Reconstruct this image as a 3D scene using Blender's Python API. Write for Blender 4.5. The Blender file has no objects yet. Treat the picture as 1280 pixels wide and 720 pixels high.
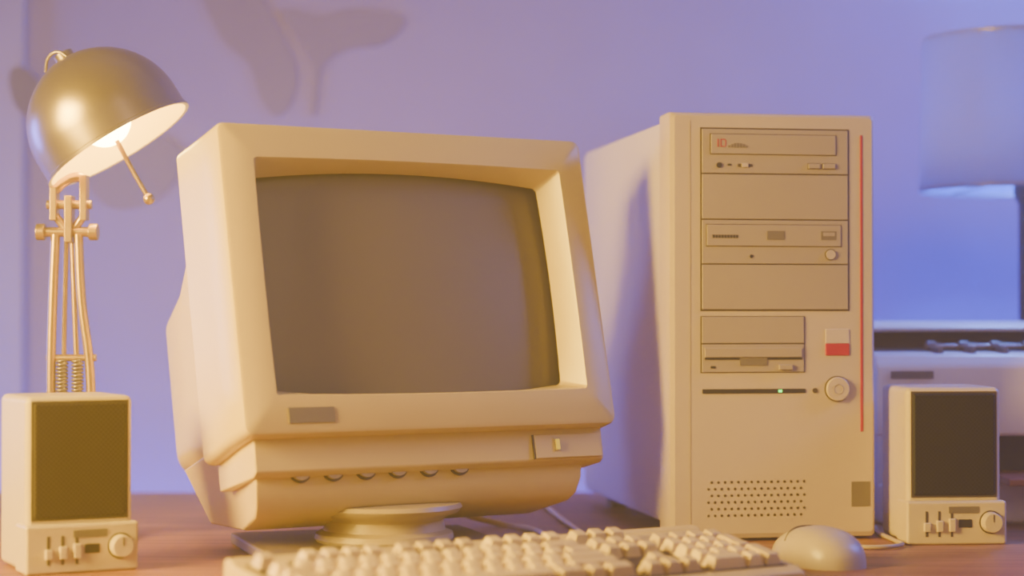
import bpy, bmesh, math, random
from mathutils import Vector, Matrix
random.seed(3)
scene = bpy.context.scene
col = scene.collection
rad = math.radians

# ---------------------------------------------------------------- materials
def nt(name):
    m = bpy.data.materials.new(name); m.use_nodes = True
    return m, m.node_tree.nodes, m.node_tree.links, m.node_tree.nodes['Principled BSDF']

def plastic(name, c, rough=0.45, var=0.06, metal=0.0, bump=0.02, scale=900, coat=0.0):
    m, N, L, B = nt(name)
    tc = N.new('ShaderNodeTexCoord')
    n1 = N.new('ShaderNodeTexNoise'); n1.inputs['Scale'].default_value = 9; n1.inputs['Detail'].default_value = 4
    L.new(tc.outputs['Object'], n1.inputs['Vector'])
    mix = N.new('ShaderNodeMix'); mix.data_type = 'RGBA'
    mix.inputs[6].default_value = (*[x*(1-var) for x in c], 1)
    mix.inputs[7].default_value = (*[min(1, x*(1+var)) for x in c], 1)
    L.new(n1.outputs['Fac'], mix.inputs[0]); L.new(mix.outputs[2], B.inputs['Base Color'])
    B.inputs['Roughness'].default_value = rough; B.inputs['Metallic'].default_value = metal
    if coat: B.inputs['Coat Weight'].default_value = coat
    if bump:
        n2 = N.new('ShaderNodeTexNoise'); n2.inputs['Scale'].default_value = scale
        L.new(tc.outputs['Object'], n2.inputs['Vector'])
        b = N.new('ShaderNodeBump'); b.inputs['Strength'].default_value = bump; b.inputs['Distance'].default_value = 0.001
        L.new(n2.outputs['Fac'], b.inputs['Height']); L.new(b.outputs['Normal'], B.inputs['Normal'])
    return m

def emis(name, c, s, base=None):
    m, N, L, B = nt(name)
    B.inputs['Base Color'].default_value = (*(base or c), 1)
    B.inputs['Emission Color'].default_value = (*c, 1); B.inputs['Emission Strength'].default_value = s
    return m

M_cream = plastic('cream_plastic', (0.66, 0.53, 0.20), 0.33)
M_cream2 = plastic('cream_plastic_dark', (0.42, 0.34, 0.18), 0.42)
M_spk = plastic('speaker_plastic', (0.57, 0.485, 0.32), 0.34)
M_prn = plastic('printer_plastic', (0.88, 0.77, 0.64), 0.4)
M_tower = plastic('tower_bezel_plastic', (0.52, 0.435, 0.385), 0.35)
M_bay = plastic('bay_plastic', (0.36, 0.30, 0.265), 0.40)
M_metal = plastic('painted_steel', (0.62, 0.55, 0.57), 0.5)
M_seam = plastic('seam_dark', (0.06, 0.046, 0.04), 0.7)
M_dark = plastic('dark_plastic', (0.022, 0.02, 0.02), 0.5)
M_grey = plastic('grey_label', (0.16, 0.137, 0.125), 0.4)
M_red = plastic('red_trim', (0.42, 0.006, 0.03), 0.4)
M_white = plastic('white_label', (0.56, 0.47, 0.44), 0.4)
M_key = plastic('key_plastic', (0.80, 0.65, 0.27), 0.34)
M_key2 = plastic('key_plastic_grey', (0.66, 0.53, 0.24), 0.34)
M_mouse = plastic('mouse_plastic', (0.46, 0.395, 0.32), 0.34)
M_glass = plastic('crt_glass', (0.150, 0.130, 0.095), 0.33, var=0.06, bump=0, coat=0.12)
M_plate = plastic('base_plate_plastic', (0.17, 0.13, 0.105), 0.5)
M_chrome = plastic('brushed_metal', (0.36, 0.305, 0.32), 0.30, metal=0.8, bump=0.0)
M_brass_chrome = plastic('brass_and_lit_chrome', (0.56, 0.40, 0.15), 0.30, metal=0.85, bump=0)  # chrome arms get the yellow lamplight as colour; the rod tip is brass
M_inner = emis('shade_inner_glow', (1.0, 0.64, 0.08), 0.75, (.85, .66, .2))  # inner surface glows by itself, standing in for bulb light on it
M_bulb = emis('bulb_glow', (1.0, 0.70, 0.16), 60)
M_green = emis('led_green', (0.1, 1.0, 0.1), 4)
M_amber = emis('led_amber', (1.0, 0.58, 0.0), 1.15, (.05, .03, 0))
M_tray = plastic('amber_tray', (0.35, 0.12, 0.06), 0.4)
M_leaf = plastic('wall_shape_dark', (0.08, 0.07, 0.14), 0.8, bump=0)
M_leaf_pale = plastic('wall_shape_pale', (0.18, 0.155, 0.34), 0.8, bump=0)
M_trim = plastic('trim_paint', (0.29, 0.255, 0.53), 0.5)
M_floor = plastic('floor_carpet', (0.2, 0.17, 0.16), 0.9, var=0.3, bump=0.3, scale=200)
M_ceil = plastic('ceiling_paint', (0.5, 0.5, 0.5), 0.9)
M_wall = plastic('wall_paint', (0.25, 0.21, 0.60), 0.85, var=0.09, bump=0.08, scale=120)

def grillemat(name, c0, c1, ax):
    m, N, L, B = nt(name)
    tc = N.new('ShaderNodeTexCoord')
    mp = N.new('ShaderNodeMapping'); mp.inputs['Rotation'].default_value = (0, 0, -ax)
    L.new(tc.outputs['Object'], mp.inputs['Vector'])
    sx = N.new('ShaderNodeSeparateXYZ'); L.new(mp.outputs['Vector'], sx.inputs[0])
    def sin(o, k):
        a = N.new('ShaderNodeMath'); a.operation = 'MULTIPLY'; a.inputs[1].default_value = k; L.new(o, a.inputs[0])
        s = N.new('ShaderNodeMath'); s.operation = 'SINE'; L.new(a.outputs[0], s.inputs[0]); return s.outputs[0]
    k = 2*math.pi/0.0044
    mu = N.new('ShaderNodeMath'); mu.operation = 'MULTIPLY'
    L.new(sin(sx.outputs['X'], k), mu.inputs[0]); L.new(sin(sx.outputs['Z'], k), mu.inputs[1])
    r = N.new('ShaderNodeMapRange'); r.inputs['From Min'].default_value = -0.4; r.inputs['From Max'].default_value = 0.4
    L.new(mu.outputs[0], r.inputs['Value'])
    mix = N.new('ShaderNodeMix'); mix.data_type = 'RGBA'
    mix.inputs[6].default_value = (*c0, 1); mix.inputs[7].default_value = (*c1, 1)
    L.new(r.outputs[0], mix.inputs[0]); L.new(mix.outputs[2], B.inputs['Base Color'])
    B.inputs['Roughness'].default_value = 0.5; B.inputs['Specular IOR Level'].default_value = 0.2
    return m

def woodmat():
    m, N, L, B = nt('desk_wood')
    tc = N.new('ShaderNodeTexCoord')
    mp = N.new('ShaderNodeMapping'); mp.inputs['Scale'].default_value = (1.5, 22, 22)
    L.new(tc.outputs['Object'], mp.inputs['Vector'])
    n = N.new('ShaderNodeTexNoise'); n.inputs['Scale'].default_value = 3; n.inputs['Detail'].default_value = 8; n.inputs['Distortion'].default_value = 0.6
    L.new(mp.outputs['Vector'], n.inputs['Vector'])
    cr = N.new('ShaderNodeValToRGB')
    cr.color_ramp.elements[0].position = 0.3; cr.color_ramp.elements[0].color = (0.17, 0.072, 0.030, 1)
    cr.color_ramp.elements[1].position = 0.7; cr.color_ramp.elements[1].color = (0.40, 0.185, 0.078, 1)
    L.new(n.outputs['Fac'], cr.inputs[0]); L.new(cr.outputs[0], B.inputs['Base Color'])
    B.inputs['Roughness'].default_value = 0.5
    B.inputs['Specular IOR Level'].default_value = 0.3
    return m
M_wood = woodmat()

def shademat():
    m, N, L, B = nt('fabric_shade')
    t = N.new('ShaderNodeBsdfTranslucent'); t.inputs['Color'].default_value = (0.34, 0.42, 0.9, 1)
    B.inputs['Base Color'].default_value = (0.18, 0.20, 0.58, 1); B.inputs['Roughness'].default_value = 0.9
    mx = N.new('ShaderNodeMixShader'); mx.inputs[0].default_value = 0.22
    L.new(B.outputs[0], mx.inputs[1]); L.new(t.outputs[0], mx.inputs[2])
    L.new(mx.outputs[0], N['Material Output'].inputs['Surface'])
    return m
M_shade = shademat()

# ---------------------------------------------------------------- helpers
def empty(name, loc):
    e = bpy.data.objects.new(name, None); e.empty_display_size = 0.05
    e.location = loc; col.objects.link(e); return e

def attach(o, p):
    if p is not None:
        o.parent = p; o.matrix_parent_inverse = Matrix.Translation(p.location).inverted()

def mk(name, bm, mat, parent=None, M=None, bevel=0.0, seg=2, flat=False):
    if M is not None: bmesh.ops.transform(bm, matrix=M, verts=bm.verts)
    bmesh.ops.recalc_face_normals(bm, faces=bm.faces)
    for f in bm.faces: f.smooth = not flat
    if not bevel:
        for e in bm.edges:
            if len(e.link_faces) == 2 and e.calc_face_angle(0) > rad(35): e.smooth = False
        for f in bm.faces:
            if len(f.verts) > 8:
                f.smooth = False
                for e in f.edges: e.smooth = False
    me = bpy.data.meshes.new(name); bm.to_mesh(me); bm.free()
    me.materials.append(mat)
    o = bpy.data.objects.new(name, me); col.objects.link(o)
    if bevel:
        b = o.modifiers.new('bevel', 'BEVEL'); b.width = bevel; b.segments = seg
        b.limit_method = 'ANGLE'; b.angle_limit = rad(35); b.harden_normals = True
    attach(o, parent)
    return o

def bb(bm, x0, x1, y0, y1, z0, z1, tx=0, ty=0):
    vs = [bm.verts.new(p) for p in [(x0, y0, z0), (x1, y0, z0), (x1, y1, z0), (x0, y1, z0),
          (x0+tx, y0+ty, z1), (x1-tx, y0+ty, z1), (x1-tx, y1-ty, z1), (x0+tx, y1-ty, z1)]]
    for f in [(0, 3, 2, 1), (4, 5, 6, 7), (0, 1, 5, 4), (1, 2, 6, 5), (2, 3, 7, 6), (3, 0, 4, 7)]:
        bm.faces.new([vs[i] for i in f])

def box(name, x0, x1, y0, y1, z0, z1, mat, parent=None, M=None, bevel=0.0, seg=2, tx=0, ty=0):
    bm = bmesh.new(); bb(bm, x0, x1, y0, y1, z0, z1, tx, ty)
    return mk(name, bm, mat, parent, M, bevel, seg)

def addcyl(bm, p0, p1, r0, r1=None, n=24):
    r1 = r0 if r1 is None else r1
    p0, p1 = Vector(p0), Vector(p1); q = (p1-p0).to_track_quat('Z', 'Y')
    A = []; Bv = []
    for i in range(n):
        a = 2*math.pi*i/n; c = Vector((math.cos(a), math.sin(a), 0))
        A.append(bm.verts.new(p0 + q @ (c*r0))); Bv.append(bm.verts.new(p1 + q @ (c*r1)))
    for i in range(n):
        j = (i+1) % n; bm.faces.new([A[i], A[j], Bv[j], Bv[i]])
    bm.faces.new(A[::-1]); bm.faces.new(Bv)

def cyl(name, p0, p1, r, mat, parent=None, M=None, r1=None, n=28, bevel=0):
    bm = bmesh.new(); addcyl(bm, p0, p1, r, r1, n); return mk(name, bm, mat, parent, M, bevel)

def ball(name, c, r, mat, parent=None, M=None, sc=(1, 1, 1)):
    bm = bmesh.new(); bmesh.ops.create_uvsphere(bm, u_segments=24, v_segments=16, radius=r)
    bmesh.ops.transform(bm, matrix=Matrix.Translation(c) @ Matrix.Diagonal((*sc, 1)), verts=bm.verts)
    return mk(name, bm, mat, parent, M)

def lathe(name, prof, mat, parent=None, M=None, n=64):
    bm = bmesh.new(); rings = []
    for r, z in prof:
        if r < 1e-5: rings.append([bm.verts.new((0, 0, z))]*n)
        else: rings.append([bm.verts.new((r*math.cos(2*math.pi*i/n), r*math.sin(2*math.pi*i/n), z)) for i in range(n)])
    for a, b in zip(rings, rings[1:]):
        for i in range(n):
            j = (i+1) % n; v = []
            for q in (a[i], a[j], b[j], b[i]):
                if q not in v: v.append(q)
            if len(v) > 2: bm.faces.new(v)
    return mk(name, bm, mat, parent, M)

def rrect(x0, x1, z0, z1, r, bx=0, bz=0, nc=6, ns=10):
    pts = []
    cs = [(x1-r, z1-r, 0), (x0+r, z1-r, 90), (x0+r, z0+r, 180), (x1-r, z0+r, 270)]
    for k in range(4):
        cx, cz, a0 = cs[k]
        arc = [(cx+r*math.cos(rad(a0+90*i/nc)), cz+r*math.sin(rad(a0+90*i/nc))) for i in range(nc+1)]
        pts += arc
        nx, nz, a1 = cs[(k+1) % 4]
        e = arc[-1]; s = (nx+r*math.cos(rad(a1)), nz+r*math.sin(rad(a1)))
        for i in range(1, ns):
            t = i/ns; pts.append((e[0]*(1-t)+s[0]*t, e[1]*(1-t)+s[1]*t))
    cx, cz, hx, hz = (x0+x1)/2, (z0+z1)/2, (x1-x0)/2, (z1-z0)/2
    out = []
    for x, z in pts:
        tx, tz = (x-cx)/hx, (z-cz)/hz
        out.append((x+bx*tx*(1-tz*tz), z+bz*tz*(1-tx*tx)))
    return out

def loft(name, loops, mat, parent=None, M=None, cap0=True, cap1=True):
    bm = bmesh.new(); R = [[bm.verts.new(p) for p in lp] for lp in loops]
    n = len(R[0])
    for a, b in zip(R, R[1:]):
        for i in range(n):
            j = (i+1) % n; bm.faces.new([a[i], a[j], b[j], b[i]])
    if cap0: bm.faces.new(R[0][::-1])
    if cap1: bm.faces.new(R[-1])
    return mk(name, bm, mat, parent, M)

def prism(name, prof, x0, x1, mat, parent=None, M=None, bevel=0, seg=3, inset=None):
    """profile in (y,z) extruded along x"""
    bm = bmesh.new()
    A = [bm.verts.new((x0, y, z)) for y, z in prof]; B = [bm.verts.new((x1, y, z)) for y, z in prof]
    n = len(prof)
    if inset:
        for i, s in enumerate(inset): A[i].co.x += s; B[i].co.x -= s
    for i in range(n):
        j = (i+1) % n; bm.faces.new([A[i], A[j], B[j], B[i]])
    bm.faces.new(A[::-1]); bm.faces.new(B)
    return mk(name, bm, mat, parent, M, bevel, seg)

def tube(name, pts, r, mat, parent=None, M=None, cyclic=False):
    cu = bpy.data.curves.new(name, 'CURVE'); cu.dimensions = '3D'; cu.bevel_depth = r; cu.bevel_resolution = 4
    cu.use_fill_caps = True; cu.resolution_u = 10
    sp = cu.splines.new('BEZIER'); sp.bezier_points.add(len(pts)-1)
    for b, p in zip(sp.bezier_points, pts):
        p = Vector(p)
        b.co = (M @ p) if M is not None else p
        b.handle_left_type = b.handle_right_type = 'AUTO'
    sp.use_cyclic_u = cyclic
    cu.materials.append(mat)
    o = bpy.data.objects.new(name, cu); col.objects.link(o); attach(o, parent); return o

def frame(x, y, z, a, t=0):
    return Matrix.Translation((x, y, z)) @ Matrix.Rotation(rad(a), 4, 'Z') @ Matrix.Rotation(rad(-t), 4, 'X')

# ---------------------------------------------------------------- room
FZ = -0.75
box('floor', -2.2, 2.2, -1.6, 2.80, FZ-0.05, FZ, M_floor)
box('wall_back', -2.2, 2.2, 2.72, 2.82, FZ, 1.75, M_wall)
box('wall_left', -2.3, -2.2, -1.6, 2.82, FZ, 1.75, M_wall)
box('wall_right', 2.2, 2.3, -1.6, 2.82, FZ, 1.75, M_wall)
box('ceiling', -2.3, 2.3, -1.6, 2.82, 1.75, 1.8, M_ceil)
box('baseboard_back', -2.2, 2.2, 2.705, 2.72, FZ, FZ+0.1, M_trim)
box('trim_1', -0.80, -0.665, 2.70, 2.72, FZ+0.1, 1.75, M_trim, bevel=0.004)

def wall_shape(name, pts, mat, parent):
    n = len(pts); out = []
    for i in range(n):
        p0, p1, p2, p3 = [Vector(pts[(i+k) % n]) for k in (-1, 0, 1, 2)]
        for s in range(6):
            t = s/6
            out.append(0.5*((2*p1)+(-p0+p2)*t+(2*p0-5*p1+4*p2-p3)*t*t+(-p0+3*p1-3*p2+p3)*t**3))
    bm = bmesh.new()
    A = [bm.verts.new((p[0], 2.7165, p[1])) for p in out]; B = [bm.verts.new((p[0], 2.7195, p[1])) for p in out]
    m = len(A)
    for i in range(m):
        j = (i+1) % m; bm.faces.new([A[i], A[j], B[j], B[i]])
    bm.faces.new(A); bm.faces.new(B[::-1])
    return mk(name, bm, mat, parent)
leaves = empty('wall_leaf_shapes', (-0.35, 2.7165, 0.5))  # flat leaf-shaped sheets on the wall, darker than its paint
wall_shape('leaf_1', [(-.435, .70), (-.372, .70), (-.323, .623), (-.295, .563), (-.30, .519), (-.323, .497), (-.345, .525), (-.361, .569), (-.399, .607)], M_leaf_pale, leaves)
wall_shape('leaf_2', [(-.317, .643), (-.263, .634), (-.219, .645), (-.148, .632), (-.175, .596), (-.219, .590), (-.252, .574), (-.263, .552), (-.268, .503), (-.276, .503), (-.271, .557), (-.29, .601)], M_leaf_pale, leaves)
wall_shape('leaf_3', [(-.58, .437), (-.492, .47), (-.449, .437), (-.481, .388), (-.536, .369), (-.574, .393)], M_leaf_pale, leaves)
wall_shape('leaf_4', [(-.683, .552), (-.665, .562), (-.64, .53), (-.652, .497), (-.675, .51)], M_leaf, leaves).location.y = -.02

# desk
desk = empty('desk', (0, 1.8, FZ))
box('desk_top', -1.05, 1.15, 1.15, 2.53, -0.03, 0.0, M_wood, desk, bevel=0.003)
for i, (x, y) in enumerate([(-1.0, 1.2), (1.05, 1.2), (-1.0, 2.43), (1.05, 2.43)]):
    box('leg_%d' % (i+1), x, x+0.05, y, y+0.05, FZ, -0.03, M_wood, desk)
box('apron', -0.95, 1.05, 2.44, 2.46, -0.12, -0.03, M_wood, desk)

# ---------------------------------------------------------------- CRT monitor
MA, MT = 31.5, 13.5
MM = frame(-0.2326, 1.738, 0.1193, MA, MT)
mon = empty('crt_monitor', (-0.1266, 1.874, 0))
W, H = 0.394, 0.290
def L3(lp, d): return [(x, d, z) for x, z in lp]
loops = [
    L3(rrect(.0420, .3505, .045, .2445, .005, .003, .0095), .026),
    L3(rrect(.0350, .3625, .037, .2555, .003, .001, .002), .0022),
    L3(rrect(.0335, .3640, .0355, .257, .0035, .001, .002), .000),
    L3(rrect(.0045, W-.0045, .0045, H-.0045, .006), .000),
    L3(rrect(.0014, W-.0014, .0014, H-.0014, .008), .0016),
    L3(rrect(.0000, W, .000, H, .009), .005),
    L3(rrect(.0000, W, -.003, H, .009), .045),
    L3(rrect(-.001, W+.001, -.010, H, .009), .095),
    L3(rrect(.002, W-.002, -.007, H-.003, .009), .099),
    L3(rrect(.020, W-.020, -.002, H-.038, .015), .101),
    L3(rrect(.028, W-.028, .004, H-.105, .020), .19),
    L3(rrect(.044, W-.044, .012, H-.115, .020), .268),
    L3(rrect(.080, W-.080, .02, H-.13, .022), .355),
    L3(rrect(.090, W-.090, .03, H-.14, .022), .362),
]
loft('housing', loops, M_cream, mon, MM, cap0=False)
bm = bmesh.new(); NX, NZ = 28, 22; g = []
for j in range(NZ+1):
    row = []
    for i in range(NX+1):
        tx, tz = -1+2*i/NX, -1+2*j/NZ
        row.append(bm.verts.new((.1965+tx*.1625, .033-.011*(1-(tx*tx*.6+tz*tz*.4))+.004, .1460+tz*.1130)))
    g.append(row)
for j in range(NZ):
    for i in range(NX): bm.faces.new([g[j][i], g[j][i+1], g[j+1][i+1], g[j+1][i]])
mk('crt_screen', bm, M_glass, mon, MM)
box('badge', .043, .088, -.0012, .002, .010, .024, M_grey, mon, MM)
prism('chin_panel', [(.016, .006), (.018, -.030), (.024, -.034), (.10, -.034), (.10, .006)], .014, .385, M_cream, mon, MM, bevel=.002)
prism('lower_body', [(.028, -.030), (.032, -.046), (.040, -.060), (.052, -.066), (.105, -.070), (.20, -.050), (.24, .01), (.10, .01)],
      .018, .366, M_cream, mon, MM, bevel=.003, inset=[0, 0, .003, .006, .018, .026, .02, 0])
box('control_door', .305, .381, .0145, .02, -.029, -.006, M_cream, mon, MM, bevel=.001)
box('door_seam', .3035, .305, .0148, .02, -.029, -.006, M_seam, mon, MM)
box('led_window', .3262, .3338, .0138, .016, -.0225, -.0095, M_cream2, mon, MM)
box('power_led', .3282, .3320, .0120, .016, -.0210, -.0110, M_amber, mon, MM)
for i in range(6):
    x = .062+.033*i
    cyl('thumbwheel_%d' % (i+1), (x, .024, -.028), (x, .033, -.028), .0095, M_cream2, mon, MM)
    cyl('thumbwheel_slot_%d' % (i+1), (x, .0275, -.0285), (x, .0290, -.0285), .0112, M_seam, mon, MM)
bmk = bmesh.new(); addcyl(bmk, (.389, .042, .172), (.406, .042, .172), .016, .013)
mk('side_knob', bmk, M_cream, mon, MM, bevel=.003)
MB = frame(-.1266, 1.874, 0, 18)
box('base_plate', -.1175, .1175, -.124, .124, .0, .012, M_plate, mon, MB, bevel=.003)
MS = frame(-.121, 1.886, 0, 18)
lathe('swivel_foot', [(0, .012), (.064, .012), (.066, .015), (.065, .020), (.058, .023), (.056, .032), (.060, .036), (.070, .039), (.074, .044), (.072, .048), (0, .050)], M_cream2, mon, MS)
tube('monitor_cable', [(-.10, 2.09, .05), (-.06, 2.10, .02), (-.02, 2.12, .0045), (.02, 2.06, .0035), (.035, 1.94, .0035), (.045, 1.89, .0035)], .0032, M_cream, mon)

# ---------------------------------------------------------------- tower
TM = frame(.1545, 1.970, 0, 9.5)
tw = empty('computer_tower', (.25, 2.17, 0))
TW, TH = .214, .427
box('side_shell', .003, TW-.003, .030, .42, .016, .420, M_metal, tw, TM, bevel=.003)
box('side_panel', .001, .004, .036, .416, .022, .414, M_metal, tw, TM, bevel=.001)
loft('front_bezel', [
    L3(rrect(.006, TW-.004, .008, TH-.004, .003), -.004),
    L3(rrect(.0015, TW-.0015, .0035, TH-.0015, .004), -.002),
    L3(rrect(0, TW, .002, TH, .004), .004),
    L3(rrect(0, TW, .002, TH, .004), .034)], M_tower, tw, TM)
for i, (x, y) in enumerate([(.02, .05), (.16, .05), (.02, .37), (.16, .37)]):
    cyl('foot_%d' % (i+1), (x+.01, y, 0), (x+.01, y, .017), .012, M_dark, tw, TM)
F = -.004
def tp(name, x0, x1, z0, z1, mat, y=F, t=.0015, bevel=.0006):
    return box(name, x0, x1, y-t, y+.001, z0, z1, mat, tw, TM, bevel=bevel)
X0, X1 = .033, .185
zs = [.4105, .3655, .3200, .2755, .2300]
tp('bay_surround', X0-.001, X1+.001, zs[4]-.001, zs[0]+.001, M_seam, t=.0004, bevel=0)
for i in range(4):
    tp('bay_cover_%d' % (i+1), X0+.0006, X1-.0006, zs[i+1]+.0006, zs[i]-.0006, M_bay)
Y2 = F-.0015
tp('cd_tray_gap', .0415, .1725, .3845, .4055, M_seam, Y2, .0002, 0)
tp('cd_tray', .0425, .1715, .3852, .4048, M_bay, Y2, .0012)
tp('cd_mark_1', .049, .0502, .392, .400, M_red, Y2-.0012, .0003, 0)
for k, (a, b, c, d) in enumerate([(.0520, .0530, .392, .400), (.0520, .0570, .392, .3930), (.0520, .0570, .399, .400), (.0570, .0578, .393, .399)]):
    tp('cd_mark_d%d' % (k+1), a, b, c, d, M_red, Y2-.0012, .0003, 0)
for k in range(7):
    h = .0012+.0035*math.sin(math.pi*(k+.5)/7)
    tp('cd_mark_g%d' % (k+1), .060+k*.003, .0622+k*.003, .3915, .3915+h, M_grey, Y2-.0012, .0003, 0)
tp('cd_button_1', .143, .155, .3715, .3765, M_bay, Y2, .0020)
tp('cd_button_2', .158, .171, .3715, .3765, M_bay, Y2, .0020)
tp('cd_button_gap_1', .1424, .1556, .3709, .3771, M_seam, Y2, .0003, 0)
tp('cd_button_gap_2', .1574, .1716, .3709, .3771, M_seam, Y2, .0003, 0)
tp('cd_volume', .070, .085, .3725, .3755, M_seam, Y2, .0006, 0)
tp('cd_volume_dial', .074, .081, .372, .376, M_tower, Y2, .0015)
cyl('cd_jack', (.051, Y2-.001, .374), (.051, Y2+.001, .374), .0028, M_dark, tw, TM)
tp('cd_led', .060, .0635, .3735, .3755, M_dark, Y2, .0004, 0)
tp('dvd_tray_gap', .0375, .1775, .293, .3155, M_seam, Y2, .0002, 0)
tp('dvd_tray', .0382, .1768, .2937, .3148, M_bay, Y2, .001)
for k in range(9):
    tp('dvd_label_%d' % (k+1), .044+k*.003, .0463+k*.003, .3015, .3048, M_dark, Y2-.001, .0002, 0)
tp('dvd_window', .100, .118, .3000, .3090, M_grey, Y2-.001, .0004, 0)
tp('dvd_logo', .156, .172, .300, .309, M_grey, Y2-.001, .0002, 0)
tp('dvd_logo_face', .158, .170, .304, .3075, M_bay, Y2-.001, .0004, 0)
cyl('dvd_button', (.166, Y2-.002, .2855), (.166, Y2+.001, .2855), .0048, M_tower, tw, TM)
cyl('dvd_button_ring', (.166, Y2-.0004, .2855), (.166, Y2+.001, .2855), .0058, M_seam, tw, TM)
cyl('dvd_led', (.084, Y2-.0006, .2835), (.084, Y2+.001, .2835), .0018, M_dark, tw, TM)
tp('floppy_surround', X0-.001, .1395, .1675, .2240, M_seam, t=.0004, bevel=0)
tp('floppy_cover', X0+.0004, .1385, .1970, .2232, M_bay)
tp('floppy_drive', X0+.0004, .1385, .1682, .1958, M_bay)
tp('floppy_lip', .036, .136, .1830, .1925, M_bay, Y2, .0015)
tp('floppy_slot', .036, .136, .1806, .1826, M_dark, Y2, .0006, 0)
tp('floppy_notch', .072, .100, .1750, .1826, M_grey, Y2, .0008, 0)
tp('floppy_button', .112, .126, .1705, .1755, M_bay, Y2, .003)
tp('floppy_led', .042, .047, .172, .1745, M_dark, Y2, .0004, 0)
tp('led_slot', .034, .140, .1470, .1515, M_dark, F, .0008, .0003)
tp('power_led', .112, .1155, .1480, .1505, M_green, F-.0008, .0005, 0)
tp('brand_plate_white', .161, .186, .1965, .211, M_white, t=.0008)
tp('brand_plate_red', .161, .186, .1845, .1965, M_red, t=.0012)
cyl('power_button_ring', (.173, F-.0015, .151), (.173, F+.002, .151), .0130, M_seam, tw, TM)
cyl('power_button', (.173, F-.0050, .151), (.173, F+.001, .151), .0120, M_tower, tw, TM, bevel=.0012)
bmr = bmesh.new()
for i in range(24):
    a = 2*math.pi*i/24; b = 2*math.pi*(i+1)/24
    addcyl(bmr, (.173+.0048*math.cos(a), F-.0052, .151+.0048*math.sin(a)), (.173+.0048*math.cos(b), F-.0052, .151+.0048*math.sin(b)), .0004, n=6)
mk('power_symbol', bmr, M_bay, tw, TM)
cyl('reset_button', (.150, F-.0008, .1495), (.150, F+.001, .1495), .0026, M_seam, tw, TM)
box('red_stripe', .1975, .2003, F-.0006, F+.002, .108, .406, M_red, tw, TM, bevel=.0005)
bmv = bmesh.new()
for r in range(6):
    for c in range(15):
        x = .040+c*.0068+(.0034 if r % 2 else 0); z = .026+r*.0066
        addcyl(bmv, (x, F-.0003, z), (x, F+.001, z), .0014, n=10)
mk('vent_holes', bmv, M_seam, tw, TM)
tp('sticker', .188, .2075, .033, .058, M_grey, t=.0004, bevel=0)
tp('bezel_groove', .0215, .0222, .012, .418, M_bay, t=.0003, bevel=0)

# ---------------------------------------------------------------- speakers
def speaker(name, x, y, a, gm):
    S = frame(x, y, 0, a); e = empty(name, (x, y, 0))
    box('cabinet', 0, .095, 0, .092, .001, .154, M_spk, e, S, bevel=.006, seg=4)
    box('grille_recess', .0045, .0905, -.0006, .004, .046, .150, M_seam, e, S)
    box('grille', .006, .089, -.0024, .004, .0475, .1485, gm, e, S, bevel=.003, seg=3)
    box('control_panel', -.002, .0985, -.007, .03, 0.0, .043, M_spk, e, S, bevel=.003, seg=3)
    box('label_strip', .040, .070, -.0076, -.006, .031, .0375, M_grey, e, S)
    box('label_block', .050, .063, -.0076, -.006, .017, .025, M_dark, e, S)
    for i in range(3):
        xx = .018+i*.0125
        box('slider_slot_%d' % (i+1), xx-.0012, xx+.0012, -.0074, -.005, .008, .033, M_seam, e, S)
        box('slider_%d' % (i+1), xx-.0032, xx+.0032, -.0110, -.005, .013, .022+.002*i, M_spk, e, S, bevel=.001)
    cyl('volume_knob_ring', (.082, -.0075, .022), (.082, -.005, .022), .0115, M_seam, e, S)
    cyl('volume_knob', (.082, -.017, .022), (.082, -.005, .022), .0095, M_spk, e, S, r1=.0105, bevel=.0012)
    box('knob_pointer', .0815, .0825, -.0174, -.0165, .023, .030, M_seam, e, S)
G1 = grillemat('grille_mesh_brown', (0.012, 0.009, 0.009), (0.060, 0.043, 0.040), rad(28))
G2 = grillemat('grille_mesh_dark', (0.004, 0.005, 0.008), (0.018, 0.020, 0.028), rad(6))
speaker('computer_speaker', -.4205, 1.722, 28, G1)
speaker('computer_speaker', .3870, 1.952, 5, G2)

# ---------------------------------------------------------------- keyboard
KA = 33
KM0 = frame(-.1395, 1.4195, 0, KA)
kb = empty('keyboard', (.0, 1.58, 0))
KL, KD = .46, .157
prism('case', [(0, 0), (0, .010), (.010, .0145), (.140, .0315), (.143, .0345), (.153, .036), (.157, .032), (.157, 0)], 0, KL, M_cream, kb, KM0, bevel=.003)
slope = math.atan2(.017, .130)
KT = KM0 @ Matrix.Translation((0, .011, .0145)) @ Matrix.Rotation(slope, 4, 'X')
bmA = bmesh.new(); bmB = bmesh.new(); P = .019
def key(x, y, w=1, h=1, grey=False):
    bm = bmB if grey else bmA
    x0 = x+.0010; x1 = x+w*P-.0010; y0 = y+.0010; y1 = y+h*P-.0010; z0, z1 = .0, .0120
    vs = [bm.verts.new(p) for p in [(x0, y0, z0), (x1, y0, z0), (x1, y1, z0), (x0, y1, z0),
          (x0+.0032, y0+.0024, z1-.0018), (x1-.0032, y0+.0024, z1-.0018), (x1-.0032, y1-.0042, z1), (x0+.0032, y1-.0042, z1)]]
    for f in [(0, 3, 2, 1), (4, 5, 6, 7), (0, 1, 5, 4), (1, 2, 6, 5), (2, 3, 7, 6), (3, 0, 4, 7)]:
        bm.faces.new([vs[i] for i in f])
xo = .011; rows = [
    [(1.5, 1), (1, 1), (1.5, 1), (7, 0), (1.5, 1), (1, 1), (1.5, 1)],
    [(2.25, 1)]+[(1, 0)]*10+[(2.75, 1)],
    [(1.75, 1)]+[(1, 0)]*11+[(2.25, 1)],
    [(1.5, 1)]+[(1, 0)]*12+[(1.5, 1)],
    [(1, 0)]*13+[(2, 1)]]
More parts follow.
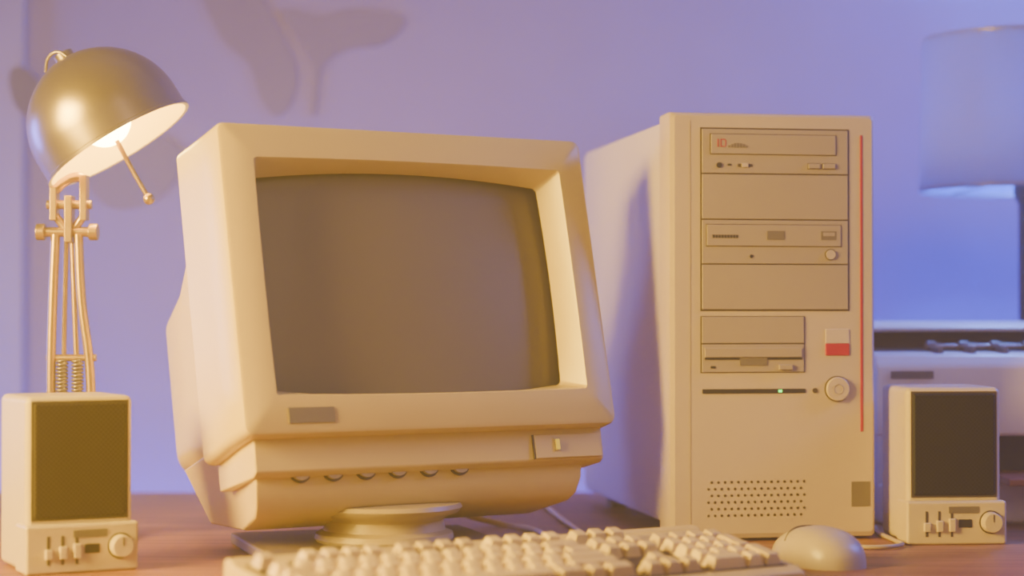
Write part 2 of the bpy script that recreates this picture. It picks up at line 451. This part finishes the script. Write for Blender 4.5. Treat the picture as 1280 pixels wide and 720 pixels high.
for r, row in enumerate(rows):
    x = xo
    for w, gflag in row:
        key(x, .002+r*P, w, 1, bool(gflag)); x += w*P
yf = .002+5*P+.010
x = xo; key(x, yf, 1, 1, True); x += 2*P
for b in range(3):
    for k in range(4): key(x, yf, 1, 1, b == 1); x += P
    x += .5*P
xn = xo+15*P+.009
for c in range(3):
    key(xn+c*P, yf, 1, 1, True); key(xn+c*P, .002+4*P, 1, 1, True); key(xn+c*P, .002+3*P, 1, 1, True); key(xn+c*P, .002, 1, 1, True)
key(xn+P, .002+P, 1, 1, True)
xp = xn+3*P+.009
for c in range(4): key(xp+c*P, .002+4*P, 1, 1, True)
for r in (1, 2, 3):
    for c in range(3): key(xp+c*P, .002+r*P)
key(xp, .002, 2, 1); key(xp+2*P, .002); key(xp+3*P, .002, 1, 2, True); key(xp+3*P, .002+2*P, 1, 2, True)
mk('keys_main', bmA, M_key, kb, KT, bevel=.0009)
mk('keys_modifier', bmB, M_key2, kb, KT, bevel=.0009)
box('key_well', xo-.002, xo+15*P+.002, .0, yf+P+.001, -.001, .0009, M_seam, kb, KT)
box('key_well_nav', xn-.002, xn+3*P+.002, .0, yf+P+.001, -.001, .0009, M_seam, kb, KT)
box('key_well_numpad', xp-.002, xp+4*P+.002, .0, .002+5*P+.001, -.001, .0009, M_seam, kb, KT)
box('led_panel', xp, xp+4*P, yf+.003, yf+.018, .0, .0015, M_cream2, kb, KT)
tube('keyboard_cable', [(.095, 1.758, .012), (.088, 1.80, .006), (.078, 1.88, .0035), (.07, 2.02, .0035), (.05, 2.2, .0035), (.03, 2.42, .0035)], .0028, M_cream, kb)

# ---------------------------------------------------------------- mouse
mo = empty('computer_mouse', (.276, 1.802, 0))
ms = frame(.276, 1.802, 0, 28)
bm = bmesh.new(); NU, NV = 36, 12; top = bm.verts.new((0, .004, .0345)); rings = []
for v in range(1, NV+1):
    ph = (math.pi/2)*v/NV; ring = []
    for u in range(NU):
        th = 2*math.pi*u/NU; c, s = math.cos(th), math.sin(th)
        ex = math.copysign(abs(c)**.8, c)*.032; ey = math.copysign(abs(s)**.85, s)*.052
        k = math.sin(ph)**.8; z = .0345*math.cos(ph)**.75
        z *= 1-.22*max(0, s)*k
        ring.append(bm.verts.new((ex*k*(1-.06*s), ey*k+.004*(1-k), max(z, 0.0))))
    rings.append(ring)
for u in range(NU): bm.faces.new([top, rings[0][u], rings[0][(u+1) % NU]])
for a, b in zip(rings, rings[1:]):
    for u in range(NU):
        w = (u+1) % NU; bm.faces.new([a[u], b[u], b[w], a[w]])
bm.faces.new(rings[-1])
mk('shell', bm, M_mouse, mo, ms)
tube('button_seam', [(0, .049, .0105), (0, .044, .0225), (0, .032, .0284), (0, .018, .0327)], .0007, M_seam, mo, ms)
tube('button_seam_cross', [(-.027, .012, .021), (-.018, .016, .0288), (0, .018, .0327), (.018, .016, .0288), (.027, .012, .021)], .0007, M_seam, mo, ms)
tube('mouse_cable', [(.252, 1.848, .006), (.252, 1.89, .0035), (.30, 1.925, .003), (.345, 1.905, .003), (.376, 1.925, .003), (.377, 1.96, .003), (.374, 2.03, .003), (.38, 2.085, .003)], .0022, M_cream2, mo)

# ---------------------------------------------------------------- desk lamp
dl = empty('desk_lamp', (-.441, 2.0, 0))
LY = 2.0
R = .079
dvec = Vector((.53, -.01, -.85)).normalized()
SM = Matrix.Translation((-.408, LY, .416)) @ (-dvec).to_track_quat('Z', 'Y').to_matrix().to_4x4()
prof = [(R+.0015, -.024), (R+.0015, -.021), (R, -.020), (R, 0)]+[(R*math.cos(rad(a)), R*math.sin(rad(a))) for a in range(6, 85, 6)]+[(.010, R*.995), (.010, R+.006), (0, R+.006)]
lathe('shade', prof, M_chrome, dl, SM)
ri = R-.002
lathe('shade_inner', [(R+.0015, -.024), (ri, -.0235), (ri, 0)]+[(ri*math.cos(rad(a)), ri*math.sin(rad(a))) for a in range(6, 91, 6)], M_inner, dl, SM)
cyl('socket', (0, 0, .074), (0, 0, .035), .016, M_brass_chrome, dl, SM)
ball('bulb', (0, 0, .006), .027, M_bulb, dl, SM)
tube('vent_loop', [(-.470, LY, .470), (-.466, LY-.004, .484), (-.455, LY-.008, .489), (-.446, LY-.01, .484)], .0016, M_chrome, dl)
tube('adjust_rod', [(-.392, LY-.03, .398), (-.376, LY-.03, .368), (-.3610, LY-.03, .342)], .0024, M_brass_chrome, dl)
ball('adjust_rod_tip', (-.3600, LY-.03, .340), .0058, M_brass_chrome, dl)
def bar(name, pts, r=.0028, mat=M_brass_chrome): return tube(name, pts, r, mat, dl)
box('bracket_left', -.464, -.457, LY-.008, LY+.008, .320, .354, M_brass_chrome, dl, bevel=.001)
box('bracket_right', -.434, -.427, LY-.008, LY+.008, .320, .366, M_brass_chrome, dl, bevel=.001)
bar('bracket_neck', [(-.4600, LY, .350), (-.452, LY, .358), (-.438, LY, .364), (-.430, LY, .362)], .0050)
cyl('bracket_pin', (-.468, LY, .336), (-.423, LY, .336), .0045, M_brass_chrome, dl)
box('bracket_mount', -.4490, -.4415, LY-.009, LY+.009, .298, .345, M_brass_chrome, dl, bevel=.001)
bar('bracket_arm', [(-.431, LY, .325), (-.438, LY, .315), (-.444, LY, .305)], .0042)
bar('bracket_arm_b', [(-.460, LY, .325), (-.452, LY, .315), (-.446, LY, .305)], .0042)
cyl('crossbar', (-.474, LY, .3085), (-.421, LY, .3085), .0050, M_brass_chrome, dl)
for i, x in enumerate((-.474, -.421)):
    cyl('wing_knob_%d' % (i+1), (x-.0045, LY, .3085), (x+.0045, LY, .3085), .0085, M_brass_chrome, dl, bevel=.001)
bar('arm_left', [(-.459, LY-.002, .306), (-.4615, LY-.002, .24), (-.4630, LY-.002, .17), (-.4615, LY-.002, .05)], .0048)
bar('arm_right', [(-.436, LY-.002, .306), (-.4325, LY-.002, .24), (-.424, LY-.002, .17), (-.423, LY-.002, .05)], .0048)
bar('arm_mid_left', [(-.450, LY+.006, .30), (-.452, LY+.006, .20), (-.4525, LY+.006, .06)], .0028)
bar('arm_mid_right', [(-.444, LY+.006, .30), (-.440, LY+.006, .20), (-.434, LY+.006, .06)], .0028)
for k, x in enumerate((-.4515, -.436)):
    pts = []
    for i in range(22*8):
        a = 2*math.pi*i/8; pts.append((x+.0052*math.cos(a), LY-.004+.0052*math.sin(a), .10+.080*i/(22*8)))
    cu = bpy.data.curves.new('spring', 'CURVE'); cu.dimensions = '3D'; cu.bevel_depth = .0013
    sp = cu.splines.new('POLY'); sp.points.add(len(pts)-1)
    for q, p in zip(sp.points, pts): q.co = (*p, 1)
    cu.materials.append(M_chrome)
    o = bpy.data.objects.new('spring_%d' % (k+1), cu); col.objects.link(o); attach(o, dl)
cyl('spring_bar', (-.468, LY, .182), (-.418, LY, .182), .0036, M_brass_chrome, dl)
cyl('lower_pivot', (-.466, LY, .05), (-.418, LY, .05), .007, M_brass_chrome, dl)
cyl('post', (-.442, LY, .012), (-.442, LY, .05), .008, M_chrome, dl)
lathe('base', [(0, 0), (.060, 0), (.061, .004), (.058, .011), (.02, .017), (0, .018)], M_chrome, dl, Matrix.Translation((-.442, LY, 0)))

# ---------------------------------------------------------------- table lamp
tl = empty('table_lamp', (.626, 2.43, 0))
TLM = Matrix.Translation((.626, 2.43, 0))
lathe('lamp_base', [(0, 0), (.062, 0), (.064, .006), (.058, .014), (.02, .022), (.010, .035), (.0065, .06), (.0065, .36), (.012, .37), (.012, .40), (0, .405)], M_dark, tl, TLM)
lathe('lampshade', [(.126, .376), (.121, .564), (.1195, .564), (.1245, .376), (.126, .376)], M_shade, tl, TLM)
for nme, z, r in (('ring_top', .561, .1195), ('ring_bottom', .379, .1245)):
    tube(nme, [(.626+r*math.cos(a), 2.43+r*math.sin(a), z) for a in [2*math.pi*i/16 for i in range(16)]], .0015, M_chrome, tl, cyclic=True)
for i in range(3):
    a = 2*math.pi*i/3
    cyl('spider_%d' % (i+1), (.626, 2.43, .395), (.626+.1245*math.cos(a), 2.43+.1245*math.sin(a), .380), .0015, M_chrome, tl)
ball('lamp_bulb', (0, 0, .435), .024, emis('blue_bulb', (.35, .5, 1), 5), tl, TLM, (1, 1, 1.2))

# ---------------------------------------------------------------- printer
PM = frame(.392, 2.135, 0, 2)
pr = empty('inkjet_printer', (.59, 2.24, 0))
PWd = .42
box('lower_case', 0, PWd, 0, .205, 0.0, .046, M_prn, pr, PM, bevel=.006)
box('side_left', 0, .12, .002, .205, .03, .165, M_prn, pr, PM, bevel=.006)
box('side_right', PWd-.03, PWd, .002, .205, .03, .165, M_prn, pr, PM, bevel=.006)
box('interior', .10, PWd-.02, .05, .20, .03, .16, M_dark, pr, PM)
prism('front_cover', [(.0, .095), (-.004, .13), (-.002, .171), (.010, .182), (.075, .185), (.075, .16), (.03, .095)], -.002, PWd+.002, M_prn, pr, PM, bevel=.004)
prism('paper_slot_well', [(.06, .15), (.065, .1865), (.12, .188), (.135, .206), (.19, .206), (.19, .15)], .004, PWd-.004, M_dark, pr, PM)
prism('rear_lid', [(.10, .2065), (.098, .2105), (.105, .214), (.20, .218), (.207, .212), (.207, .02), (.188, .02), (.188, .2065)], -.002, PWd+.002, M_prn, pr, PM, bevel=.001)
prism('well_cheek', [(.02, .15), (.03, .182), (.09, .188), (.11, .209), (.19, .209), (.19, .15)], -.002, .006, M_prn, pr, PM, bevel=.001)
cyl('roller_rod', (.07, .075, .190), (PWd-.01, .075, .190), .0028, M_chrome, pr, PM)
for i in range(9):
    x = .072+i*.036
    cyl('roller_%d' % (i+1), (x, .075, .190), (x+.009, .075, .190), .0062, M_grey, pr, PM)
    box('roller_arm_%d' % (i+1), x+.002, x+.007, .03, .075, .183, .190, M_grey, pr, PM)
box('label', .014, .060, -.0048, 0, .157, .165, M_grey, pr, PM)
box('output_tray', .125, PWd-.035, -.06, .10, .046, .054, M_tray, pr, PM, bevel=.002)

# ---------------------------------------------------------------- lights
def area(name, loc, target, size, color, power, sy=None, spread=180):
    l = bpy.data.lights.new(name, 'AREA'); l.size = size; l.color = color; l.energy = power; l.spread = rad(spread)
    if sy: l.shape = 'RECTANGLE'; l.size_y = sy
    o = bpy.data.objects.new(name, l); col.objects.link(o); o.location = loc
    o.rotation_euler = (Vector(target)-Vector(loc)).to_track_quat('-Z', 'Y').to_euler(); return o
area('warm_key_light', (-1.25, 1.04, .60), (-.27, 1.76, .18), .6, (1.0, .60, .05), 33, spread=80)
area('warm_fill_light', (.60, .70, .90), (.25, 2.0, .16), .9, (1.0, .62, .42), 5.5)
area('blue_strip_light', (-.2, 2.60, -.20), (-.2, 2.72, .25), 2.2, (.11, .11, 1.0), 15, .06)
area('blue_wall_light', (1.5, 2.1, .9), (.6, 2.72, .3), .5, (.11, .16, 1.0), 25, spread=130)
area('blue_wall_light_left', (-1.5, 2.45, .3), (-.6, 2.72, .15), .4, (.15, .15, 1.0), 12, spread=120)
area('ambient_fill_light', (0, -1.2, 1.2), (0, 2.0, .1), 2.0, (1.0, .67, .68), 4.5)  # added soft area, replaces ambient light that the haze absorbs
p = bpy.data.lights.new('table_lamp_light', 'POINT'); p.energy = 12; p.color = (.14, .32, 1.0); p.shadow_soft_size = .03
po = bpy.data.objects.new('table_lamp_light', p); col.objects.link(po); po.location = (.626, 2.43, .48)

# world: dim ambient plus thin haze in the air
w = bpy.data.worlds.new('world'); scene.world = w; w.use_nodes = True
WN = w.node_tree.nodes; WL = w.node_tree.links
WN['Background'].inputs[0].default_value = (.80, .55, .55, 1)
WN['Background'].inputs[1].default_value = .3
vs = WN.new('ShaderNodeVolumeScatter')
vs.inputs['Color'].default_value = (1, .97, .95, 1); vs.inputs['Density'].default_value = .15; vs.inputs['Anisotropy'].default_value = .2
WL.new(vs.outputs[0], WN['World Output'].inputs['Volume'])

# ---------------------------------------------------------------- camera
cd = bpy.data.cameras.new('camera'); cam = bpy.data.objects.new('camera', cd); col.objects.link(cam)
cam.location = (0, 0, .225); cam.rotation_euler = (rad(90.78), 0, 0)
cd.sensor_width = 36; cd.lens = 69.9
cd.dof.use_dof = True; cd.dof.focus_distance = 1.9; cd.dof.aperture_fstop = 2.6
scene.camera = cam
